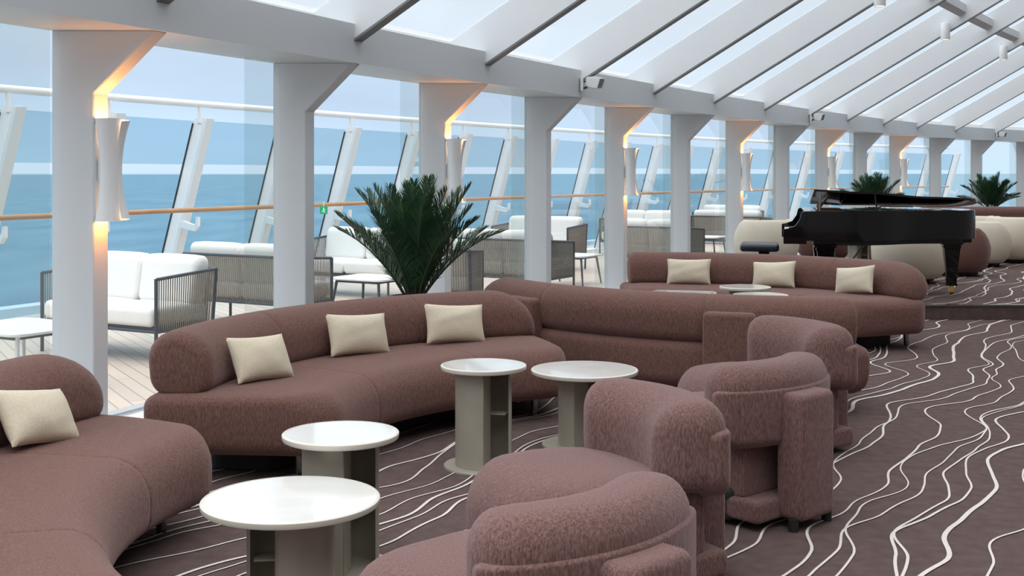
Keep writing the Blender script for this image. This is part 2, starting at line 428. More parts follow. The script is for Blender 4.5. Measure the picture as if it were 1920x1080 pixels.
# windows: pane + a sliding leaf overlapping it
for i in range(-1, NC):
    mb = MB(); q0, q1 = i + .06, i + 1.0
    pts = [curve(q0 + (q1 - q0) * k / 4) + Vector((.05, 0)) for k in range(5)]
    for k in range(4):
        a, b = pts[k], pts[k + 1]
        mb.add([(a.x, a.y, .03), (b.x, b.y, .03), (b.x, b.y, BB), (a.x, a.y, BB)], [(0, 1, 2, 3)])
    w = mb.build('window_%d' % (i + 2), M['windowglass'], smooth=False); tag(w, kind='structure')
    mb = MB()
    a, b = curve(i + .78) + Vector((.08, 0)), curve(i + .945) + Vector((.08, 0))
    mb.add([(a.x, a.y, .03), (b.x, b.y, .03), (b.x, b.y, BB), (a.x, a.y, BB)], [(0, 1, 2, 3)])
    l = mb.build('sliding_leaf', M['leafglass'], w, smooth=False)
    mb = MB()
    a, b = curve(i + .05) + Vector((.02, 0)), curve(i + 1.0) + Vector((.02, 0))
    mb.tube([(a.x, a.y, .035), (b.x, b.y, .035)], .02, 4)
    mb.build('bottom_rail', M['sill'], w, smooth=False)

RD = Vector((2.43, -1.0, 1.56))   # rafter direction (x, y, z)
RZ0 = 2.495; RDEP = .42; PM = 3.7
tw = Vector((.39, .92, 0))
def rstart(i):
    p = curve(i); return Vector((p.x + .60, p.y, RZ0))
for i in range(0, NC + 2):
    s = rstart(min(i, 14.8)); 
    mb = MB()
    a = s - RD * .02; b = s + RD * PM; up = Vector((0, 0, RDEP))
    c = s - RD * .20 + up
    mb.prism([a, b, b + up, c], (tw.x * .085, tw.y * .085, 0))
    lb = 'white sloping roof rafter, %s counted from the left' % ORD[i - 1] if i > 0 else 'white sloping roof rafter above the nearest column, out of view at top left'
    o = thing('rafter', lb, 'rafter', s, 0, 'rafters of the glass roof')
    mb.v = [tuple(Vector(q) - s) for q in mb.v]; mb.build('web', M['rafter'], o, smooth=False)
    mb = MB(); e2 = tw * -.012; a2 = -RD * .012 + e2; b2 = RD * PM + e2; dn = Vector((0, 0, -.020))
    mb.prism([a2 + dn, b2 + dn, b2, a2], tw * .112); mb.build('underside_shade_strip', M['flange'], o, smooth=False)  # dark strip added to paint the shaded underside of the rafter
# inboard side of the lounge, added out of view to dim the side light: wall behind the camera, wall at the right, solid ceiling past the ridge
M['wallp'] = mat('warm_wall', (0.45, 0.41, 0.38), 0.7, var=.04)
ridge = [rstart(max(-2, min(14.8, i))) + RD * PM for i in (-2, -1, 0, 2, 4, 6, 8, 10, 12, 14.8)]
wr = [Vector((7.5, -5.5, 0)), Vector((12.5, 6, 0)), Vector((18, 18, 0)), Vector((27, 34, 0))]
mb = MB()
for a, b in zip(wr[:-1], wr[1:]): mb.prism([a, b, b + Vector((.15, 0, 0)), a + Vector((.15, 0, 0))], (0, 0, 8.3))
tag(mb.build('wall_right_unseen', M['wallp'], smooth=False), kind='structure')
mb = MB(); mb.box(-5.5, 7.5, -5.65, -5.5, 0, 8.3); tag(mb.build('wall_back_unseen', M['wallp'], smooth=False), kind='structure')
mb = MB(); P = [(p.x, p.y, 8.3) for p in ridge] + [(30, 34, 8.3), (30, -6, 8.3), (ridge[0].x, -6, 8.3)]
mb.prism(P, (0, 0, .1)); tag(mb.build('ceiling_unseen', M['wallp'], smooth=False), kind='structure')
# purlin segments between rafters
for i in range(0, NC + 1):
    p = rstart(i) + RD * .93; q = rstart(min(i + 1, 14.8)) + RD * .93
    d = (q - p).normalized(); e = .085
    p2 = p + Vector((tw.x, tw.y, 0)) * e; 
    mb = MB(); z0, z1 = .13, .26
    sw = Vector((.10, -.041, .064))
    mb.prism([p2 + Vector((0, 0, z0)), p2 + sw + Vector((0, 0, z0)), p2 + sw + Vector((0, 0, z1)), p2 + Vector((0, 0, z1))], q - p2 - d * .005)
    o = mb.build('purlin', M['beampaint'], smooth=False); tag(o, 'short grey cross bar between the %s and %s roof rafters' % (ORD[max(0, i - 1)], ORD[i]) if i > 0 else 'short grey cross bar left of the first roof rafter', 'cross bar', 'cross bars between the rafters')
# roof glass
mb = MB()
for i in range(-1, NC + 1):
    a = rstart(i); b = rstart(min(i + 1, 14.8)); up = Vector((0, 0, RDEP + .01))
    mb.add([a - RD * .16 + up, b - RD * .16 + up, b + RD * PM + up, a + RD * PM + up], [(0, 1, 2, 3)])
o = mb.build('ceiling', M['roofglass'], smooth=False); tag(o, kind='structure')

# spot lights on rafters
mbase = None
for k, (i, xx) in enumerate(((5, 1646), (7, 1769), (9, 1878))):
    s = rstart(i); c = (xx - 960) / F
    p = (c * s.y - s.x) / (2.43 + c)
    q = s + RD * p
    root = thing('ceiling_spotlight', '', 'spotlight', (q.x, q.y - .085, q.z), 0, 'cylinder spotlights on the rafters')
    root['label'] = ['white cylinder spotlight at the top edge, nearest and largest of three', 'white cylinder spotlight on a rafter, middle one of three', 'small white cylinder spotlight, farthest right of three'][k]
    mb = MB(); mb.lathe([(0, -.09), (.062, -.09), (.072, -.10), (.075, -.09), (.075, .16), (.068, .17), (0, .17)], n=28)
    mb.build('housing', M['white'], root)
    mb = MB(); mb.lathe([(0, -.094), (.06, -.094)], n=24); mb.build('lens', M['warm'], root)
    mb = MB(); mb.box(-.02, .02, .04, .10, .10, .16); mb.build('bracket', M['paint'], root)

# flood lamps on the beam
for k, (t, z) in enumerate(((2.98, 2.46), (7.0, 2.46), (12.0, 2.46))):
    p = curve(t) + Vector((.62, 0)); 
    root = thing('flood_lamp', ['white swivelling flood lamp on the beam, nearest of three', 'white swivelling flood lamp on the beam, middle of three', 'white swivelling flood lamp on the beam, farthest of three'][k], 'lamp', (p.x, p.y, z), 0, 'flood lamps on the eaves beam')
    mb = MB(); mb.box(0, .03, -.05, .05, -.08, .07); mb.build('wall_plate', M['white'], root, bevel=.006)
    mb = MB(); mb.cyl((.03, 0, .03), (.09, -.02, .03), .014); mb.cyl((.03, 0, -.05), (.09, -.02, -.03), .014); mb.build('arm', M['lens'], root)
    mb = MB()
    prof = [(.05, .065), (.15, .075), (.245, .055), (.215, -.055), (.14, -.065), (.06, -.04)]
    mb.prism([(x, -.09, z_) for x, z_ in prof], (0.02, .16, 0)); h = mb.build('housing', M['white'], root, bevel=.012)
    mb = MB(); mb.prism([(.247, -.078, .045), (.251, -.078, .045), (.222, -.078, -.045), (.218, -.078, -.045)], (.018, .136, 0)); mb.build('lens', M['lens'], h, smooth=False)
    mb = MB(); mb.prism([(.205, -.095, .048), (.245, -.095, .045), (.215, -.095, -.048), (.175, -.095, -.05)], (0, .006, 0)); mb.build('side_cap', M['lens'], h, smooth=False)

# sconces on every other column
for k, i in enumerate(range(0, 12, 2)):
    p = curve(i); t = tang(i)
    root = thing('wall_sconce', 'curved white hourglass sconce on the %s column from the left' % ORD[i], 'wall lamp', (p.x + .24 + t.x * .06, p.y + t.y * .06, 1.52), atan2(t.y, t.x) - pi / 2, 'hourglass sconces on the columns')
    mb = MB(); H = .295
    # two curved sheets round the vertical axis, pinched at mid height; the rear one flares wider
    for nm, A0, A1, fl, off in (('shield', -150, -8, .026, 0), ('inner_shield', -14, 100, .045, .004)):
        def sheet(th):
            vs = []; nu, nv = 12, 16
            for v in range(nv + 1):
                w = -1 + 2 * v / nv; R = .058 + fl * w * w - th + off
                for u in range(nu + 1):
                    a = radians(A0 + (A1 - A0) * u / nu); vs.append((.070 + R * cos(a), R * 1.05 * sin(a), w * H * (1 - .06 * (1 - u / nu) * (nm == 'inner_shield'))))
            return vs, nu, nv
        v1, nu, nv = sheet(0); v2, _, _ = sheet(.005); mb = MB()
        g = lambda v, u: v * (nu + 1) + u
        fs = [(g(v, u), g(v, u + 1), g(v + 1, u + 1), g(v + 1, u)) for v in range(nv) for u in range(nu)]
        o2 = len(v1); f2 = [tuple(x + o2 for x in reversed(f)) for f in fs]
        rim = [(g(0, u), g(0, u + 1), o2 + g(0, u + 1), o2 + g(0, u)) for u in range(nu)] + [(g(nv, u), g(nv, u + 1), o2 + g(nv, u + 1), o2 + g(nv, u)) for u in range(nu)]
        rim += [(g(v, 0), g(v + 1, 0), o2 + g(v + 1, 0), o2 + g(v, 0)) for v in range(nv)] + [(g(v, nu), g(v + 1, nu), o2 + g(v + 1, nu), o2 + g(v, nu)) for v in range(nv)]
        mb.add(v1 + v2, fs + f2 + rim); mb.build(nm, M['white'], root, angle=60)
    mb = MB(); rbox(mb, .0, .05, -.035, .035, -.07, .07, .012); mb.build('mount', M['white'], root)
    for sg in (1, -1):
        mb = MB(); mb.box(.04, .10, -.03, .03, sg * .19 - .006, sg * .19 + .006); mb.build('light_strip', M['warm'], root, smooth=False)
        ld = bpy.data.lights.new('sconce_glow', 'AREA'); ld.shape = 'RECTANGLE'; ld.size = .07; ld.size_y = .09
        ld.energy = 2.1 if sg > 0 else 1.5; ld.color = (1.0, .36, .09); ld.spread = radians(160)
        lo = bpy.data.objects.new('sconce_glow', ld); COL.objects.link(lo); lo.parent = root
        lo.location = (.070, 0, sg * .235); lo.rotation_euler = (pi if sg > 0 else 0, 0, 0)

# ------------------------------------------------------------------ outboard wind screen
def postpt(t):
    b = offs(t, 4.0); return Vector((b.x, b.y, 0.03)), Vector((b.x + .52, b.y - .10, 2.12))
posts = []
def toppx(t):
    _, a = postpt(t); return 960 + a.x / a.y * F
want = [5, 195, 365, 522, 650, 765, 862, 948]
found = [min((abs(toppx(-2 + k * .01) - w), -2 + k * .01) for k in range(900))[1] for w in want]
step = (found[-1] - found[3]) / (len(found) - 4)
ts = [found[0] - (found[1] - found[0])] + found + [found[-1] + step * (k + 1) for k in range(20)]
ts = [q for q in ts if -1.95 < q < 14.5]
print('post ts', [round(x, 2) for x in ts[:12]], step)
def mix(a, b, u): return a + (b - a) * u
psgrp = 'leaning stanchions of the wind screen'
for k, t in enumerate(ts):
    b, a = postpt(t); d = tang(t); d3 = Vector((d.x, d.y, 0)); nin = Vector((d.y, -d.x, 0))
    root = thing('rail_stanchion', ('leaning white steel stanchion outside, %s from the left' % ORD[k - 1]) if 1 <= k <= 20 else 'leaning white steel stanchion outside, %s' % ('beyond the left picture edge' if k == 0 else 'among the farthest at the right'), 'post', b, 0, psgrp)
    mb = MB(); v = a - b
    s0 = Vector((0, 0, 0)); w1 = Vector((.125, -.03, 0)); 
    mb.prism([s0, w1, w1 + v, v], d3 * .10)          # web plate of the T profile
    mb.build('web', M['white'], root, smooth=False, bevel=.004)
    mb = MB(); mb.prism([w1, w1 + nin * .03 , w1 + nin * .03 + v * .995, w1 + v * .995], d3 * .13); mb.build('flange', M['paint'], root, smooth=False, bevel=.003)
    mb = MB(); mb.prism([-d3 * .012 - w1 * .06, -w1 * .06, -w1 * .06 + v * .97, -d3 * .012 - w1 * .06 + v * .97], w1 * .12); mb.build('gasket', M['darkgasket'], root, smooth=False)
    # stub carrying the top pipe
    mb = MB(); mb.cyl(v + w1 * .5 - Vector((0, 0, .06)), v + w1 * .5 + Vector((0, 0, .12)), .025); mb.build('stub', M['white'], root)
    # bracket carrying the wooden handrail
    m = v * (.90 / 2.09); hr = offs(t, 3.33); h = Vector((hr.x, hr.y, 1.1)) - b
    s = m + w1; e = Vector((h.x, h.y, m.z + .0)); 
    mb = MB()
    up = Vector((0, 0, 1))
    mb.prism([s + up * .05, s - up * .04, mix(s, e, .8) - up * .07, e - up * .01, e + up * .09, e + up * .09 - (e - s).normalized() * .035, e - (e - s).normalized() * .05 + up * .02, mix(s, e, .78) + up * .0], d3 * .05)
    mb.build('bracket', M['white'], root, smooth=False, bevel=.004)
TR = [ts[0] + k * .2 for k in range(int((ts[-1] - ts[0]) / .2) + 1)]
mb = MB(); mb.tube([postpt(t)[1] + Vector((.06, 0, .15)) for t in TR], .038, 12)
tag(mb.build('top_rail', M['white']), 'thick white pipe rail along the top of the wind screen', 'rail')
mb = MB(); mb.tube([(offs(t, 3.33).x, offs(t, 3.33).y, 1.1) for t in TR], .026, 12)
tag(mb.build('handrail', M['teak']), 'round wooden handrail running along the outside screen', 'handrail')
for k in range(len(ts) - 1):
    (b0, a0), (b1, a1) = postpt(ts[k]), postpt(ts[k + 1])
    g0 = Vector((.12, -.02, 0))
    def at(b, a, z): return b + (a - b) * ((z - b.z) / (a.z - b.z))
    root = thing('wind_screen_panel', 'tinted glass wind screen bay, %s from the left' % ORD[k] if k < 20 else 'tinted glass wind screen bay among the farthest at the right', 'glass screen', b0, 0, 'glass bays of the wind screen')
    for nm, z0, z1 in (('upper_pane', 1.60, 2.085), ('lower_pane', .10, 1.485)):
        P = [at(b0, a0, z0) + g0, at(b1, a1, z0), at(b1, a1, z1), at(b0, a0, z1) + g0]
        P = [q - b0 for q in P]; mb = MB(); th = Vector((-.008, -.004, 0))
        mb.add(P, [(0, 1, 2, 3)]); mb.build(nm, M['screenglass'], root, smooth=False)
# green exit sign fixed under the handrail
t = ts[4]; b, a = postpt(t)
q = b + (a - b) * .45
root = thing('exit_sign', 'small green running-man exit sign hanging under the wooden handrail', 'sign', (px(607, 14.2), 14.2, 1.5 - 69 / F * 14.2), 0)
mb = MB(); mb.box(-.045, .045, -.006, .006, -.045, .045); mb.build('plate', M['green'], root, smooth=False)
mb = MB()
mb.cyl((.0, -.0075, .024), (.0, -.0065, .024), .008, n=10)
mb.box(-.008, .008, -.008, -.006, -.008, .016); mb.box(-.024, -.006, -.008, -.006, -.020, -.012); mb.box(.002, .014, -.008, -.006, -.032, -.008); mb.box(.006, .022, -.008, -.006, .004, .010)
mb.build('running_figure', M['white'], root, smooth=False)
mb = MB(); mb.box(-.004, .004, -.003, .003, .045, .10); mb.build('hanger', M['white'], root, smooth=False)

# ------------------------------------------------------------------ curved sofas
RMs = 2.1
def make_sofa():
    root = thing('curved_sofa', '', 'sofa', (0, 0, 0), 0)
    A = radians(36.5); L = 2 * A * RMs; f = arcmap(RMs, -RMs, L)
    mb = MB(); rsweep(mb, f, L, 1.67, 2.62, .125, .42, .06, .09, .26, .045, seams=(L * .30, L * .70), crown=.022, rtf=.15, groove=.004, Rzb=.10, Rco=.06, Rc2=.28, Rz2=.09)
    mb.build('seat', M['velvet'], root, angle=70)
    A2 = radians(34.8); L2 = 2 * A2 * RMs; f2 = arcmap(RMs, -RMs, L2)
    mb = MB(); rsweep(mb, f2, L2, 2.29, 2.61, .41, .725, .15, .085, .06, .06, seams=(L2 * .30, L2 * .70), groove=.005, lean=.09, Rzb=.03, Rc2=.12, Rz2=.26)
    mb.build('back_bolster', M['velvet'], root, angle=70)
    A3 = radians(29); L3 = 2 * A3 * RMs; f3 = arcmap(RMs, -RMs, L3)
    mb = MB(); rsweep(mb, f3, L3, 2.02, 2.42, .0, .14, .01, .01, .10, .01)
    mb.build('plinth', M['plinth'], root)
    for sg in (-1, 1):
        Lb = .32; ac = radians(17.5) * sg
        fb = lambda s, r, ac=ac: (r * sin(ac + (s - Lb / 2) / 2.6), -RMs + r * cos(ac + (s - Lb / 2) / 2.6))
        mb = MB(); rsweep(mb, fb, Lb, 2.58, 2.70, .05, .63, .03, .03, .03, .03)
        mb.build('back_support', M['velvet'], root)
        for q in (-1, 1):
            an = radians(30 * sg); rr = 1.90 if q < 0 else 2.5
            mb = MB(); mb.cyl((rr * sin(an), -RMs + rr * cos(an), 0), (rr * sin(an), -RMs + rr * cos(an), .13), .022, n=12)
            mb.build('foot', M['nosing'], root)
    return root
def sofa_at(root, C, rzdeg, label):
    rz = radians(rzdeg); d = Vector((-sin(rz), cos(rz)))
    loc = (C[0] + RMs * d.x, C[1] + RMs * d.y, 0)
    root.location = loc; root.rotation_euler = (0, 0, rz); root['label'] = label; root['group'] = 'curved brown velvet sofas'
    return root
def on_sofa(C, rzdeg, phi, r):
    rz = radians(rzdeg); x = r * sin(phi); y = r * cos(phi)
    return Vector((C[0] + x * cos(rz) - y * sin(rz), C[1] + x * sin(rz) + y * cos(rz)))
SOF = {1: ((.31, 4.33), 99), 2: ((.82, 5.67), 51), 3: ((2.20, 10.02), 144), 4: ((1.2, 9.35), -33.5)}
s2 = make_sofa(); 
sofas = {2: s2}
sofa_at(s2, *SOF[2], 'long curved brown velvet sofa by the window with three cream cushions')
for k, lb in ((1, 'curved brown velvet sofa at bottom left, cut by the picture edge'), (3, 'curved brown velvet sofa seen from behind, showing its two back supports'), (4, 'curved brown velvet sofa just in front of the grand piano')):
    sofas[k] = sofa_at(copy_tree(s2), *SOF[k], lb)

def make_pillow(w=.42, h=.25, t=.13, seed=1):
    rnd = vnoise(seed); rn2 = vnoise(seed + 50); nx, nz = 26, 18; mb = MB()
    def P(u, v, sgn):
        x = u * w / 2 * (1 - .055 * (1 - v * v)); z = v * h / 2 * (1 - .085 * (1 - u * u))
        e = max(0, (1 - u ** 6)) ** .5 * max(0, (1 - v ** 6)) ** .5
        y = sgn * t / 2 * (max(0, 1 - abs(u) ** 2.4) ** .55) * (max(0, 1 - abs(v) ** 2.4) ** .55)
        y += e * .004 * rnd(u * 2.2 + v * 1.3) + e * .003 * rn2(v * 2.5 - u * 1.2) * sgn
        return (x, y, z + h / 2)
    for sgn in (-1, 1):
        vs = [P(-1 + 2 * i / nx, -1 + 2 * j / nz, sgn) for j in range(nz + 1) for i in range(nx + 1)]
        mb.add(vs, [(j * (nx + 1) + i, j * (nx + 1) + i + 1, (j + 1) * (nx + 1) + i + 1, (j + 1) * (nx + 1) + i) for j in range(nz) for i in range(nx)])
    return mb
def pillow(name, sofa, ang, tilt, roll, label, seed, r=2.155, w=.42, h=.25, yaw=0):
    C, rz = SOF[sofa]; p = on_sofa(C, rz, radians(ang), r)
    o = make_pillow(w, h, seed=seed).build('lumbar_cushion', M['linen'], angle=80)
    tag(o, label, 'cushion', 'cream cushions on the curved sofas')
    o.rotation_mode = 'ZXY'
    o.location = (p.x, p.y, .440); o.rotation_euler = (radians(-tilt), radians(roll), radians(rz) - radians(ang) + radians(yaw))
    return o
pillow('p', 2, 12.5 - 39, 19, -21, 'cream cushion on the window sofa, nearest the camera and tilted', 3, w=.37, h=.25, yaw=-22, r=2.12)
pillow('p', 2, 38 - 39, 17, -11, 'cream cushion at the middle of the window sofa', 9, yaw=-8)
pillow('p', 2, 57.3 - 39, 17, -6, 'cream cushion at the far right of the window sofa', 5)
pillow('p', 1, 9.5 + 9, 19, -30, 'cream cushion on the sofa at bottom left', 6, yaw=-4, r=2.15, w=.38)
pillow('p', 4, 56.5 - 77, 15, 3, 'cream cushion at the left of the sofa before the piano', 12)
pillow('p', 4, 56.5 - 55.5, 15, 6, 'cream cushion at the middle of the sofa before the piano', 14)
pillow('p', 4, 56.5 - 33.5, 15, 9, 'cream cushion at the right of the sofa before the piano', 17)

# ------------------------------------------------------------------ armchairs
def make_armchair():
    root = thing('lounge_armchair', '', 'armchair')
    V = M['velvet_mauve']
    mb = MB(); L = .76
    rsweep(mb, linmap(L), L, -.50, .20, .14, .42, .10, .08, .30, .09, crown=.035, rtf=.15, Rzb=.08)
    mb.build('seat', V, root, angle=70)
    Rm = .62; cy = -.28
    L2 = 2 * radians(38.5) * Rm; f2 = arcmap(Rm, cy, L2)
    mb = MB(); rsweep(mb, f2, L2, .395, .662, .365, .680, .085, .07, .12, .09, crown=.012, Rzb=.08, step=.03, rtf=.16)
    mb.build('backrest', V, root, angle=70)
    L3 = 2 * radians(37.5) * Rm; f3 = arcmap(Rm, cy, L3)
    mb = MB(); rsweep(mb, f3, L3, .54, .673, .345, .590, .012, .05, .06, .03, step=.03, Rzb=.10)
    mb.build('back_shell', V, root, angle=50)
    mb = MB(); rbox(mb, -.25, .25, -.20, .27, .12, .37, .02)
    mb.build('back_base', V, root)
    mb = MB(); rbox(mb, -.27, .27, -.25, .36, .035, .13, .02); mb.build('skirt', V, root)
    mb = MB(); rbox(mb, -.125, .125, .34, .475, .04, .575, .03); mb.build('back_support', V, root)
    mb = MB(); rbox(mb, -.27, .27, -.33, .22, .02, .16, .02); mb.build('plinth', M['plinth'], root)
    for x, y in ((-.12, .43), (.12, .43), (-.22, -.26), (.22, -.26)):
        mb = MB(); mb.cyl((x, y, 0), (x, y, .05), .022); mb.build('foot', M['plinth'], root)
    return root
def rz_face(fx, fy): return atan2(fx, -fy)      # local -y -> (fx, fy)
ac = make_armchair()
CH = [('A', (.04, 3.22), (-.68, .73), 'mauve velvet armchair nearest the camera, cut by the bottom edge'),
      ('B', (.345, 4.42), (-.87, -.5), 'mauve velvet armchair with open seat, facing the low round tables'),
      ('C', (.985, 5.43), (-.66, .75), 'mauve velvet armchair seen from behind with tall back support'),
      ('D', (1.40, 6.52), (-.87, -.5), 'mauve velvet armchair farthest back, beside the long sofa back')]
for k, (nm, p, f, lb) in enumerate(CH):
    o = ac if k == 0 else copy_tree(ac)
    o.location = (p[0], p[1], 0); o.rotation_euler = (0, 0, rz_face(*f)); o['label'] = lb; o['group'] = 'mauve velvet armchairs'

# ------------------------------------------------------------------ pedestal tables
def make_table(D, H, mir=1):
    root = thing('pedestal_table', '', 'side table'); R = D / 2
    mb = MB(); mb.lathe([(0, H - .026), (R - .012, H - .026), (R - .003, H - .022), (R, H - .014), (R, H - .004), (R - .003, H - .001), (R - .010, H)], n=72)
    mb.lathe([(R - .010, H), (R - .010, H - .001), (R - .012, H - .001)], n=72)
    mb.build('top_rim', M['rim'], root)
    mb = MB(); mb.lathe([(0, H - .0012), (R - .012, H - .0012), (R - .0105, H - .003)], n=72); mb.build('marble_top', M['marble'], root)
    mb = MB(); rb = R * (.93 if D < .5 else .80)
    mb.lathe([(0, .012), (rb - .003, .012), (rb, .008), (rb, 0), (0, 0)], n=64); mb.build('base_disc', M['taupe'], root)
    # shell: a D-shaped solid and a thin rear wing leaving a dark slot
    r = .145; mb = MB(); poly = []
    for k in range(0, 25): a = radians(95 + 190 * k / 24); poly.append((r * cos(a), mir * r * sin(a)))
    poly += [(.045, -mir * r * .99), (.045, -mir * .02), (-.01, -mir * .02), (-.01, mir * r * .99)]
    mb.prism([(x, y, .010) for x, y in poly], (0, 0, H - .035)); mb.build('column', M['taupe'], root, bevel=.003, angle=30)
    mb = MB(); poly = []
    for k in range(0, 13): a = radians(0 + 97 * k / 12); poly.append((r * cos(a), mir * r * sin(a)))
    for k in range(12, -1, -1): a = radians(0 + 97 * k / 12); poly.append(((r - .012) * cos(a), mir * (r - .012) * sin(a)))
    mb.prism([(x, y, .010) for x, y in poly], (0, 0, H - .035)); mb.build('wing', M['taupe'], root, angle=30)
    mb = MB(); mb.box(.0, .12, min(-.018 * mir, .06 * mir), max(-.018 * mir, .06 * mir), H * .52, H * .52 + .006); mb.build('shelf', M['taupe'], root)
    return root
tb = make_table(.59, .422); tm = make_table(.59, .422, -1); ts_ = make_table(.44, .521)
TB = [(tm, (-.735, 3.99), -172, 'low wide white marble table at the front, nearest the camera'),
      (ts_, (-.648, 4.54), -5, 'tall small marble table just behind the front low table'),
      (ts_, (-.146, 6.15), -16, 'tall small marble table in the middle, before the window sofa'),
      (tb, (.40, 6.62), -42, 'low wide marble table right of the middle tall one'),
      (ts_, (2.02, 10.4), -90, 'small marble table before the middle cushion of the piano-side sofa'),
      (ts_, (2.01, 9.7), -60, 'small marble table just showing above the backless-side sofa, right one'),
      (tb, (1.56, 10.9), -60, 'wide marble table just showing above the sofa seen from behind, left one')]
used = set()
for src, p, a, lb in TB:
    o = src if id(src) not in used else copy_tree(src); used.add(id(src))
    o.location = (p[0], p[1], .0); o.rotation_euler = (0, 0, radians(a)); o['label'] = lb.replace('backless-side sofa', 'sofa seen from behind')
    o['group'] = 'round marble pedestal tables'

# ------------------------------------------------------------------ palms
def make_frond(az, el, L, droop, seed, wide=1.0):
    rnd = random.Random(seed); mb = MB()
    h = Vector((cos(az), sin(az), 0)); p = h * .04; pts = [p.copy()]; n = 26; e = el
    for k in range(n):
        p = p + (h * cos(e) + Vector((0, 0, 1)) * sin(e)) * (L / n); e -= droop * (.4 + 1.2 * k / n) / n; pts.append(p.copy())
    mb.tube(pts, lambda i: .008 * (1 - i / (n + 3)) + .0012, 5, mi=0)
    side = h.cross(Vector((0, 0, 1)))
    m = 70
    for j in range(m):
        u = .16 + .84 * j / (m - 1); x = u * n; i = min(n - 1, int(x)); q = pts[i].lerp(pts[i + 1], x - i)
        d = (pts[i + 1] - pts[i]).normalized(); nrm = side.cross(d).normalized()
        ll = .235 * wide * (sin(pi * min(1, .12 + .88 * u) * .97) ** .7) * rnd.uniform(.85, 1.1) + .02
        for sg in (-1, 1):
            an = radians(52 - 28 * u + rnd.uniform(-6, 6))
            v = (d * cos(an) + side * (sg * sin(an)) + nrm * rnd.uniform(.10, .40)).normalized()
            wv = d.cross(v).normalized(); w2 = v.cross(wv).normalized() * .0045 * wide
            tip = q + v * ll - Vector((0, 0, .03 * ll / .2)); mid = q + v * ll * .5
            mb.add([q - w2 * .5, q + w2 * .5, mid + w2, mid - w2, tip], [(0, 1, 2, 3), (3, 2, 4)], 1)
    return mb
def make_palm(label, loc, scale, nf, seed, el0=48, el1=86, H=.52, potr=.2):
    rnd = random.Random(seed)
    root = thing('potted_palm', label, 'plant', (loc[0], loc[1], loc[2]), 0, 'potted palms by the window')
    mb = MB(); mb.lathe([(0, 0), (potr * .8, 0), (potr * .84, .02), (potr, H - .03), (potr, H), (potr - .025, H), (potr - .03, H - .04), (0, H - .04)], n=32); mb.build('planter', M['pot'], root)
    mb = MB(); mb.lathe([(0, H - .035), (potr - .03, H - .04)], n=24); mb.build('soil', M['soil'], root)
    for k in range(nf):
        az = 2 * pi * k / nf * 2.39996 * nf / (2 * pi) ; u = (k + .5) / nf
        el = radians(el1 - (el1 - el0) * u + rnd.uniform(-5, 5)); L = scale * (1.0 - .12 * abs(u - .3)) * rnd.uniform(.86, 1.06)
        f = make_frond(az, el, L, radians(rnd.uniform(4, 18) + 26 * u), seed * 100 + k).build('frond', [M['stem'], M['leaf']], root, smooth=False)
        f.location = (0, 0, H - .05)
    return root
make_palm('large dark green palm standing behind the window sofa', (px(776, 9.1), 9.1, 0), .93, 36, 3, el0=54, el1=89, H=.57)
make_palm('green palm behind the grand piano, only its top showing', (px(1637, 20.5), 20.5, .145), .66, 22, 5, el0=40, el1=86, H=.74, potr=.22)
make_palm('green palm at the far right beyond the piano tail', (px(1858, 22.0), 22.0, .145), .66, 24, 8, el0=34, el1=86, H=.74, potr=.22)

# ------------------------------------------------------------------ grand piano
PZ = .145
pr = thing('grand_piano', 'polished black grand piano with propped lid standing on the stage', 'piano', (3.08, 13.57, PZ), radians(-12))
def bez(p0, p1, p2, p3, n):
    return [tuple(((1 - t) ** 3) * a + 3 * t * (1 - t) ** 2 * b + 3 * t * t * (1 - t) * c + t ** 3 * d for a, b, c, d in zip(p0, p1, p2, p3)) for t in [k / n for k in range(1, n + 1)]]
def outline(g=0):
    P = [(.20 - g, .74 + g), (.20 - g, -.74 - g), (.62, -.74 - g)]
    P += bez((.62, -.74 - g), (1.10, -.74 - g), (1.20, -.30 - g), (1.55, -.22 - g), 12)
    P += bez((1.55, -.22 - g), (1.85, -.17 - g), (2.08 + g, -.05 - g), (2.08 + g, .28), 10)
    P += bez((2.08 + g, .28), (2.08 + g, .60), (1.95, .74 + g), (1.70, .74 + g), 10)
    return P
B0, B1 = .635, .95
mb = MB(); mb.prism([(x, y, B0) for x, y in outline()], (0, 0, B1 - B0)); mb.build('case', M['black'], pr, bevel=.006, angle=30)
mb = MB(); mb.prism([(x, y, B0 - .05) for x, y in outline(-.10)], (0, 0, .05)); mb.build('underframe', M['matblack'], pr, smooth=False)
mb = MB(); mb.box(0, .22, -.74, .74, .60, .70); mb.build('keybed', M['black'], pr, bevel=.006)
for sg in (-1, 1):
    mb = MB(); pf = [(-.02, .60), (.22, .60), (.22, B1), (.17, B1 - .01), (.15, .86), (.10, .79), (.03, .765), (-.02, .755)]
    mb.prism([(x, sg * .745 - (.06 if sg > 0 else 0), z) for x, z in pf], (0, .06, 0)); mb.build('cheek', M['black'], pr, bevel=.005)
mb = MB()
for k in range(52):
    y = -.615 + k * .0236; mb.box(.01, .155, y, y + .0226, .70, .722)
mb.build('white_keys', M['ivory'], pr, smooth=False)
mb = MB()
for k in range(51):
    if k % 7 in (0, 1, 3, 4, 5):
        y = -.615 + (k + 1) * .0236 - .006; mb.box(.06, .155, y, y + .012, .722, .733)
mb.build('black_keys', M['matblack'], pr, smooth=False)
mb = MB(); mb.prism([(.155, -.68, .72), (.175, -.68, .72), (.205, -.68, .90), (.19, -.68, .90)], (0, 1.36, 0)); mb.build('fallboard', M['black'], pr)
mb = MB(); mb.prism([(.34, -.36, B1 + .0), (.365, -.36, B1 + .0), (.52, -.36, B1 + .21), (.50, -.36, B1 + .215)], (0, .74, 0)); mb.build('music_desk', M['black'], pr)
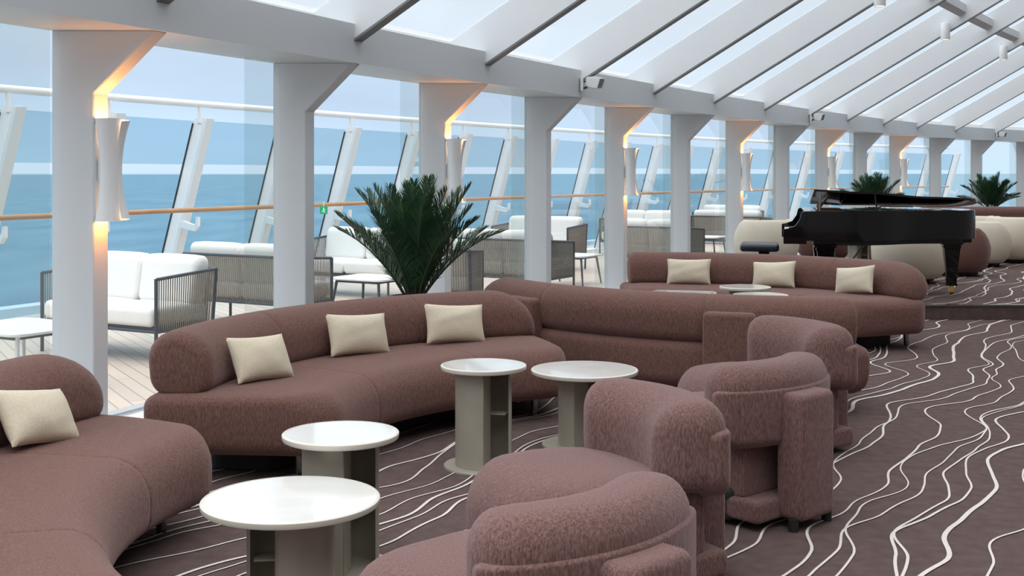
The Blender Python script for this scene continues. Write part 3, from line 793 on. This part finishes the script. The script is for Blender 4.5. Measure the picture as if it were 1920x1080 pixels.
mb = MB(); mb.box(.33, .62, -.5, .5, B1 - .03, B1 + .006); mb.build('desk_shelf', M['redwood'], pr)
# main lid, hinged along the spine (far side) and propped a little
lo = thing('lid', None, None); lo.parent = pr; bpy.data.objects.remove(lo)
ta = radians(6.8)
def lidpt(x, y, z):
    yy = y - .75; return (x, .75 + yy * cos(ta) - 0, B1 + .012 - yy * sin(ta) + z)
OL = [(x, y) for x, y in outline(.02)]
OLm = [(max(x, .64), y) for x, y in OL if x >= .18]
OLm = [(.64, .76), (.64, -.76)] + [p for p in OL if p[0] > .66]
vs = [lidpt(x, y, 0) for x, y in OLm] + [lidpt(x, y, .022) for x, y in OLm]; n = len(OLm)
mb = MB(); mb.add(vs, [tuple(range(n - 1, -1, -1)), tuple(range(n, 2 * n))] + [(i, (i + 1) % n, n + (i + 1) % n, n + i) for i in range(n)])
lid = mb.build('lid', M['black'], pr, bevel=.004, angle=30)
# front flap folded back on the lid
pts = [(.64, .76), (.64, -.76), (.95, -.76), (.95, .76)]
vs = [lidpt(x, y, .026 + .0) for x, y in pts] + [lidpt(x, y, .048) for x, y in pts]
pts2 = [(.30, -.70), (.66, -.70), (.66, .72), (.30, .72)]
mb = MB(); v2 = [(a, b, lidpt(a, b, 0)[2] + (.03 if a < .5 else .01)) for a, b in pts2]; v3 = [(a, b, c + .022) for a, b, c in v2]
mb.add(v2 + v3, [(3, 2, 1, 0), (4, 5, 6, 7), (0, 1, 5, 4), (1, 2, 6, 5), (2, 3, 7, 6), (3, 0, 4, 7)]); mb.build('front_flap', M['black'], pr, bevel=.004)
mb = MB(); mb.cyl((.36, -.66, B1), (.37, -.66, lidpt(.37, -.66, 0)[2] + .02), .009); mb.build('lid_prop', M['nosing'], pr)
mb = MB(); mb.cyl((.95, -.66, B1), (.93, -.64, lidpt(.93, -.64, 0)[2]), .008); mb.build('lid_prop', M['black'], pr)
mb = MB(); mb.prism([(x, y, B1 - .02) for x, y in outline(-.06)], (0, 0, .012)); mb.build('soundboard', M['redwood'], pr, smooth=False)
def pleg(x, y):
    mb = MB()
    for (a, z0, z1) in ((.115, .56, .60), (.095, .52, .56)): mb.box(x - a, x + a, y - a * .8, y + a * .8, z0, z1)
    pr_ = [(.085, .52), (.078, .44), (.062, .30), (.052, .16), (.050, .125), (.058, .12), (.058, .10), (.04, .095)]
    for k in range(len(pr_) - 1):
        (a, z1), (b, z0) = pr_[k], pr_[k + 1]
        vs = [(x - b, y - b, z0), (x + b, y - b, z0), (x + b, y + b, z0), (x - b, y + b, z0), (x - a, y - a, z1), (x + a, y - a, z1), (x + a, y + a, z1), (x - a, y + a, z1)]
        mb.add(vs, [(3, 2, 1, 0), (4, 5, 6, 7), (0, 1, 5, 4), (1, 2, 6, 5), (2, 3, 7, 6), (3, 0, 4, 7)])
    l = mb.build('leg', M['black'], pr, smooth=False)
    mb = MB(); mb.cyl((x, y, .03), (x, y, .098), .034, .028, n=16); mb.cyl((x - .018, y, .03), (x + .018, y, .03), .03, n=18); mb.build('caster', M['brass'], l)
pleg(.42, -.56); pleg(.42, .56); pleg(1.83, .28)
mb = MB(); mb.box(1.55, 2.02, .10, .50, .59, .64); mb.build('leg_block', M['black'], pr, bevel=.006)
mb = MB(); mb.box(.50, .56, -.12, .12, .10, .16); mb.box(.50, .54, -.09, -.06, .16, .60); mb.box(.50, .54, .06, .09, .16, .60); ly = mb.build('lyre', M['black'], pr, bevel=.004)
mb = MB(); mb.cyl((.54, -.05, .12), (.9, -.05, .60), .006); mb.cyl((.54, .05, .12), (.9, .05, .60), .006); mb.build('stay', M['nosing'], ly)
for q in (-.055, 0, .055):
    mb = MB(); mb.box(.38, .50, q - .012, q + .012, .075, .09); mb.build('pedal', M['brass'], ly, bevel=.004)
    mb = MB(); mb.cyl((.55, q, .14), (.55, q, .60), .004); mb.build('pedal_rod', M['nosing'], ly)

pb = thing('piano_bench', 'black padded adjustable bench tucked under the piano keyboard', 'bench', (2.93, 13.95, PZ), radians(-12))
mb = MB(); rbox(mb, -.27, .17, -.29, .29, .46, .545, .035, crown=.012); mb.build('seat_cushion', M['bleather'], pb)
mb = MB(); mb.box(-.16, .16, -.27, .27, .34, .37); mb.build('frame', M['matblack'], pb, bevel=.004)
mb = MB()
for y in (-.22, -.05, .05, .22):
    mb.cyl((-.11, y, .37), (.06, y, .445), .008); mb.cyl((.11, y, .37), (-.06, y, .445), .008)
mb.build('lift_linkage', M['matblack'], pb)
for x in (-.13, .13):
    for y in (-.24, .24):
        mb = MB(); mb.box(x - .02, x + .02, y - .02, y + .02, 0, .345); mb.build('leg', M['matblack'], pb, bevel=.003)
for y in (-.30, .30):
    mb = MB(); mb.cyl((0, y - .03, .355), (0, y + .03, .355), .022); mb.build('height_knob', M['matblack'], pb)

# ------------------------------------------------------------------ tub chairs round the piano
def make_tub(matn, label):
    root = thing('tub_chair', label, 'tub chair'); m = M[matn]
    # egg-shaped shell: solid of revolution with a scooped front
    n = 48; prof = [(.20, .05), (.33, .06), (.405, .14), (.445, .28), (.45, .42), (.425, .54), (.385, .63), (.35, .665)]
    inner = [(.315, .655), (.30, .60), (.30, .40)]
    vs = []; P = prof + inner; mm = len(P)
    for k in range(n):
        a = 2 * pi * k / n; ca, sa = cos(a), sin(a)
        fr = max(0, -sa); cut = 1 - .42 * (fr ** 1.2)
        for r, z in P:
            zz = z if z < .30 else .30 + (z - .30) * cut; vs.append((r * ca * 1.0, r * sa * .92, zz))
    fs = []
    for k in range(n):
        for j in range(mm - 1):
            a = k * mm + j; b = ((k + 1) % n) * mm + j; fs.append((a, b, b + 1, a + 1))
    fs.append(tuple(k * mm for k in range(n)))
    mb = MB(); mb.add(vs, fs); mb.build('shell', m, root, angle=70)
    mb = MB(); mb.lathe([(0, .30), (.26, .30), (.295, .33), (.30, .38), (.28, .425), (.2, .445), (0, .45)], n=36); mb.build('seat_cushion', m, root)
    mb = MB(); mb.lathe([(0, .03), (.27, .03), (.27, .055), (0, .055)], n=32); mb.build('base_ring', M['plinth'], root)
    for k in range(4):
        a = pi / 4 + k * pi / 2; mb = MB(); mb.cyl((.24 * cos(a), .24 * sin(a), 0), (.24 * cos(a), .24 * sin(a), .035), .02); mb.build('foot', M['plinth'], root)
    return root
creamT = make_tub('cream', ''); brownT = make_tub('velvet', '')
def tubat(kind, first, xpx, Z, zb, face, lb, z=PZ, sc=1.0):
    src = creamT if kind == 'c' else brownT
    o = src if first else copy_tree(src); o.location = (px(xpx, Z), Z, z); o.rotation_euler = (0, 0, radians(face)); o['label'] = lb
    o['group'] = 'cream tub chairs' if kind == 'c' else 'brown tub chairs'
    o.scale = (sc, sc, sc)
tubat('c', True, 1706, 14.95, 0, 175, 'cream tub chair directly behind the grand piano', sc=1.04)
tubat('c', False, 1437, 17.2, 0, 200, 'cream tub chair left of the piano bench', sc=1.05)
tubat('b', True, 1795, 16.0, 0, 120, 'brown tub chair just right of the piano tail leg', sc=.96)
tubat('b', False, 1768, 15.75, 0, 120, 'brown tub chair mostly hidden behind the piano tail leg', sc=.9) if False else None
tubat('c', False, 1838, 17.6, 0, 110, 'cream tub chair right of the brown one, behind the piano tail')
tubat('c', False, 1900, 18.3, 0, 120, 'cream tub chair at the right picture edge', sc=1.05)
tubat('c', False, 1843, 19.35, 0, 110, 'cream tub chair half hidden behind the piano tail and others', sc=1.02)
tubat('b', False, 1544, 18.6, 0, 20, 'brown tub chair seen between the legs of the grand piano')
tubat('b', False, 1660, 17.6, 0, 20, 'brown tub chair behind the big cream one, under the piano')

# far banquette backing the palms at the right
mb = MB(); rsweep(mb, linmap(3.4), 3.4, 0, .30, .0, .78, .12, .04, .08, .10, seams=(1.13, 2.26))
bq = thing('banquette', 'long brown banquette in front of the far right palm', 'sofa', (px(1915, 20.6), 20.6, PZ), radians(0))
mb.build('backrest', M['velvet'], bq)
mb = MB(); rsweep(mb, linmap(3.4), 3.4, -.60, .02, .06, .42, .06, .04, .08, .05); mb.build('seat', M['velvet'], bq)
mb = MB(); mb.box(-1.6, 1.6, -.5, .2, 0, .07); mb.build('plinth', M['plinth'], bq)
# low white table seen under the piano
o = copy_tree(tb); o.location = (px(1610, 16.7), 16.7, PZ); o['label'] = 'marble table seen beneath the grand piano'; o['group'] = 'round marble pedestal tables'

# ------------------------------------------------------------------ outdoor furniture
def make_loveseat(w=1.34, name='outdoor_loveseat', cat='outdoor sofa', ncush=2, rope=True):
    root = thing(name, '', cat); h = w / 2; dp = .62
    y0, y1 = -dp / 2, dp / 2
    C = M['char']
    mb = MB()
    for sx in (-1, 1):
        mb.tube([(sx * h, y0, .245), (sx * h, y1, .245)], .014, 8)
        mb.tube([(sx * h, y0 + .01, .66), (sx * h, y1 + .04, .70)], .014, 8)
    mb.tube([(-h, y1 + .045, .70), (h, y1 + .045, .70)], .014, 8); mb.tube([(-h, y1, .245), (h, y1, .245)], .014, 8); mb.tube([(-h, y0, .245), (h, y0, .245)], .014, 8)
    mb.build('frame', C, root)
    for sx in (-1, 1):
        mb = MB(); mb.tube([(sx * h, y0, 0), (sx * h, y0, .665)], .015, 8); mb.build('leg', C, root)
        mb = MB(); mb.tube([(sx * h, y1 - .02, 0), (sx * h, y1, .25), (sx * h, y1 + .045, .70)], .015, 8); mb.build('leg', C, root)
        mb = MB(); n = 26
        for k in range(n):
            y = y0 + .03 + (dp - .05) * k / (n - 1)
            mb.tube([(sx * h, y, .235), (sx * h, y + .045 * (y - y0) / dp, .665 + .04 * (y - y0) / dp)], .0072, 4)
        mb.build('arm_ropes', M['rope'], root)
    mb = MB(); n = int(w / .026)
    for k in range(n):
        x = -h + .02 + (w - .04) * k / (n - 1); mb.tube([(x, y1, .235), (x, y1 + .045, .71)], .0072, 4)
    mb.build('back_ropes', M['rope'], root)
    mb = MB(); rbox(mb, -h + .02, h - .02, y0 + .01, y1 - .04, .25, .275, .008); mb.build('seat_frame', C, root)
    cw = (w - .05) / ncush
    for k in range(ncush):
        a = -h + .025 + k * cw
        mb = MB(); rbox(mb, a, a + cw - .006, y0 - .02, y1 - .02, .275, .43, .045, crown=.012); mb.build('seat_cushion', M['outdoor'], root)
        mb = MB(); L = cw - .006
        rsweep(mb, (lambda s, r, a=a: (a + s, r)), L, y1 - .215, y1 - .035, .42, .81, .07, .05, .05, .05, lean=.16, crown=.01)
        mb.build('back_cushion', M['outdoor'], root)
    return root
ls = make_loveseat(); arm = make_loveseat(.66, 'outdoor_armchair', 'outdoor chair', 1)
G1 = 'rope-sided outdoor loveseats on the deck'
def put(src, first, p, deg, lb, grp):
    o = src if first else copy_tree(src); o.location = (p[0], p[1], .002); o.rotation_euler = (0, 0, radians(deg)); o['label'] = lb; o['group'] = grp
put(ls, True, (-3.23, 10.06), -30, 'white cushioned rope loveseat outside, between the first two columns', G1)
put(ls, False, (-2.52, 11.95), 150, 'rope-backed loveseat outside seen from behind, left of the second column', G1)
put(ls, False, (-1.90, 14.9), -30, 'white cushioned loveseat outside, left of the large palm', G1)
put(ls, False, (.02, 14.75), 150, 'rope-backed loveseat outside seen from behind, right of the large palm', G1)
put(ls, False, (.42, 18.9), -30, 'white cushioned loveseat outside, right of the fourth column', G1)
put(ls, False, (2.15, 18.1), 150, 'loveseat outside seen from behind, right of the fifth column', G1)
put(ls, False, (2.35, 22.0), -30, 'white loveseat outside, seen past the sixth column', G1)
put(ls, False, (4.1, 22.4), 150, 'loveseat outside seen from behind, right of the seventh column', G1)
put(ls, False, (4.6, 25.6), -33, 'far white loveseat outside, seen past the eighth column', G1)
put(arm, True, (-.70, 12.75), 170, 'small rope armchair outside, right behind the large palm', 'rope outdoor armchairs')
put(arm, False, (-4.35, 8.2), -60, 'small white cushioned armchair outside at the left picture edge', 'rope outdoor armchairs') if False else None
def make_otable(w=.70, d=.62, H=.40, legm='char'):
    root = thing('deck_table', '', 'outdoor table')
    mb = MB(); rsweep(mb, linmap(w), w, -d / 2, d / 2, H - .022, H, .008, .008, .09, .008); mb.build('table_top', M['white'], root)
    mb = MB(); mb.box(-w / 2 + .08, w / 2 - .08, -d / 2 + .06, d / 2 - .06, H - .05, H - .022); mb.build('apron', M['char'], root, bevel=.004)
    for sx in (-1, 1):
        for sy in (-1, 1):
            mb = MB(); mb.cyl((sx * (w / 2 - .03), sy * (d / 2 - .03), 0), (sx * (w / 2 - .08), sy * (d / 2 - .08), H - .02), .012, .016, n=8); mb.build('leg', M[legm], root)
    return root
ot = make_otable(); ol = make_otable(.80, .70, .44, 'sill')
G2 = 'white topped deck tables'
put(ol, True, (-3.42, 8.35), -30, 'white low deck table outside at the left picture edge', G2)
put(ot, True, (-1.50, 12.75), -30, 'white topped dark-legged deck table outside, left of the large palm', G2)
put(ot, False, (.80, 16.3), -30, 'dark-legged deck table outside, right of the fourth column', G2)
put(ot, False, (3.35, 21.0), -30, 'deck table outside, between the sixth and seventh columns', G2)
put(ot, False, (2.1, 17.2), -30, 'deck table outside, just right of the fifth column', G2) if False else None

# ------------------------------------------------------------------ camera, light, world
cam = bpy.data.cameras.new('camera'); co = bpy.data.objects.new('camera', cam); COL.objects.link(co)
co.location = (0, 0, CAMZ); co.rotation_euler = (pi / 2, 0, 0)
cam.sensor_width = 36; cam.lens = 36 * F / 1920; cam.shift_y = -(540 - HOR) / 1920; cam.clip_end = 200000; cam.clip_start = .05
SC.camera = co

w = bpy.data.worlds.new('world'); SC.world = w; w.use_nodes = True
nt = w.node_tree; bg = nt.nodes['Background']
tc = nt.nodes.new('ShaderNodeTexCoord'); sx = nt.nodes.new('ShaderNodeSeparateXYZ')
rp = nt.nodes.new('ShaderNodeValToRGB'); els = rp.color_ramp.elements
els[0].position = 0.0; els[0].color = (.68, .85, 1.02, 1)
els[1].position = 1.0; els[1].color = (3.0, 3.06, 3.1, 1)
for p_, c in ((.06, (.62, .78, .98, 1)), (.16, (.64, .75, .88, 1)), (.30, (.78, .86, .95, 1)), (.48, (1.8, 1.86, 1.92, 1))):
    e = els.new(p_); e.color = c
mp = nt.nodes.new('ShaderNodeMapping'); mp.inputs['Scale'].default_value = (2, 2, 9)
nz = nt.nodes.new('ShaderNodeTexNoise'); nz.inputs['Scale'].default_value = 1.6; nz.inputs['Detail'].default_value = 6
mr = nt.nodes.new('ShaderNodeMapRange'); mr.inputs[1].default_value = .3; mr.inputs[2].default_value = .7; mr.inputs[3].default_value = .93; mr.inputs[4].default_value = 1.12
vm = nt.nodes.new('ShaderNodeVectorMath'); vm.operation = 'SCALE'
nt.links.new(tc.outputs['Generated'], sx.inputs[0]); nt.links.new(sx.outputs['Z'], rp.inputs[0])
nt.links.new(tc.outputs['Generated'], mp.inputs[0]); nt.links.new(mp.outputs[0], nz.inputs['Vector']); nt.links.new(nz.outputs['Fac'], mr.inputs[0])
nt.links.new(rp.outputs[0], vm.inputs[0]); nt.links.new(mr.outputs[0], vm.inputs['Scale']); nt.links.new(vm.outputs[0], bg.inputs[0])
bg.inputs[1].default_value = 1.0
SC.view_settings.view_transform = 'Standard'; SC.view_settings.look = 'None'; SC.view_settings.exposure = 0.06; SC.view_settings.gamma = 1.0
SC.view_settings.use_curve_mapping = False
try:
    SC.cycles.transparent_max_bounces = 24; SC.cycles.max_bounces = 8
except Exception: pass
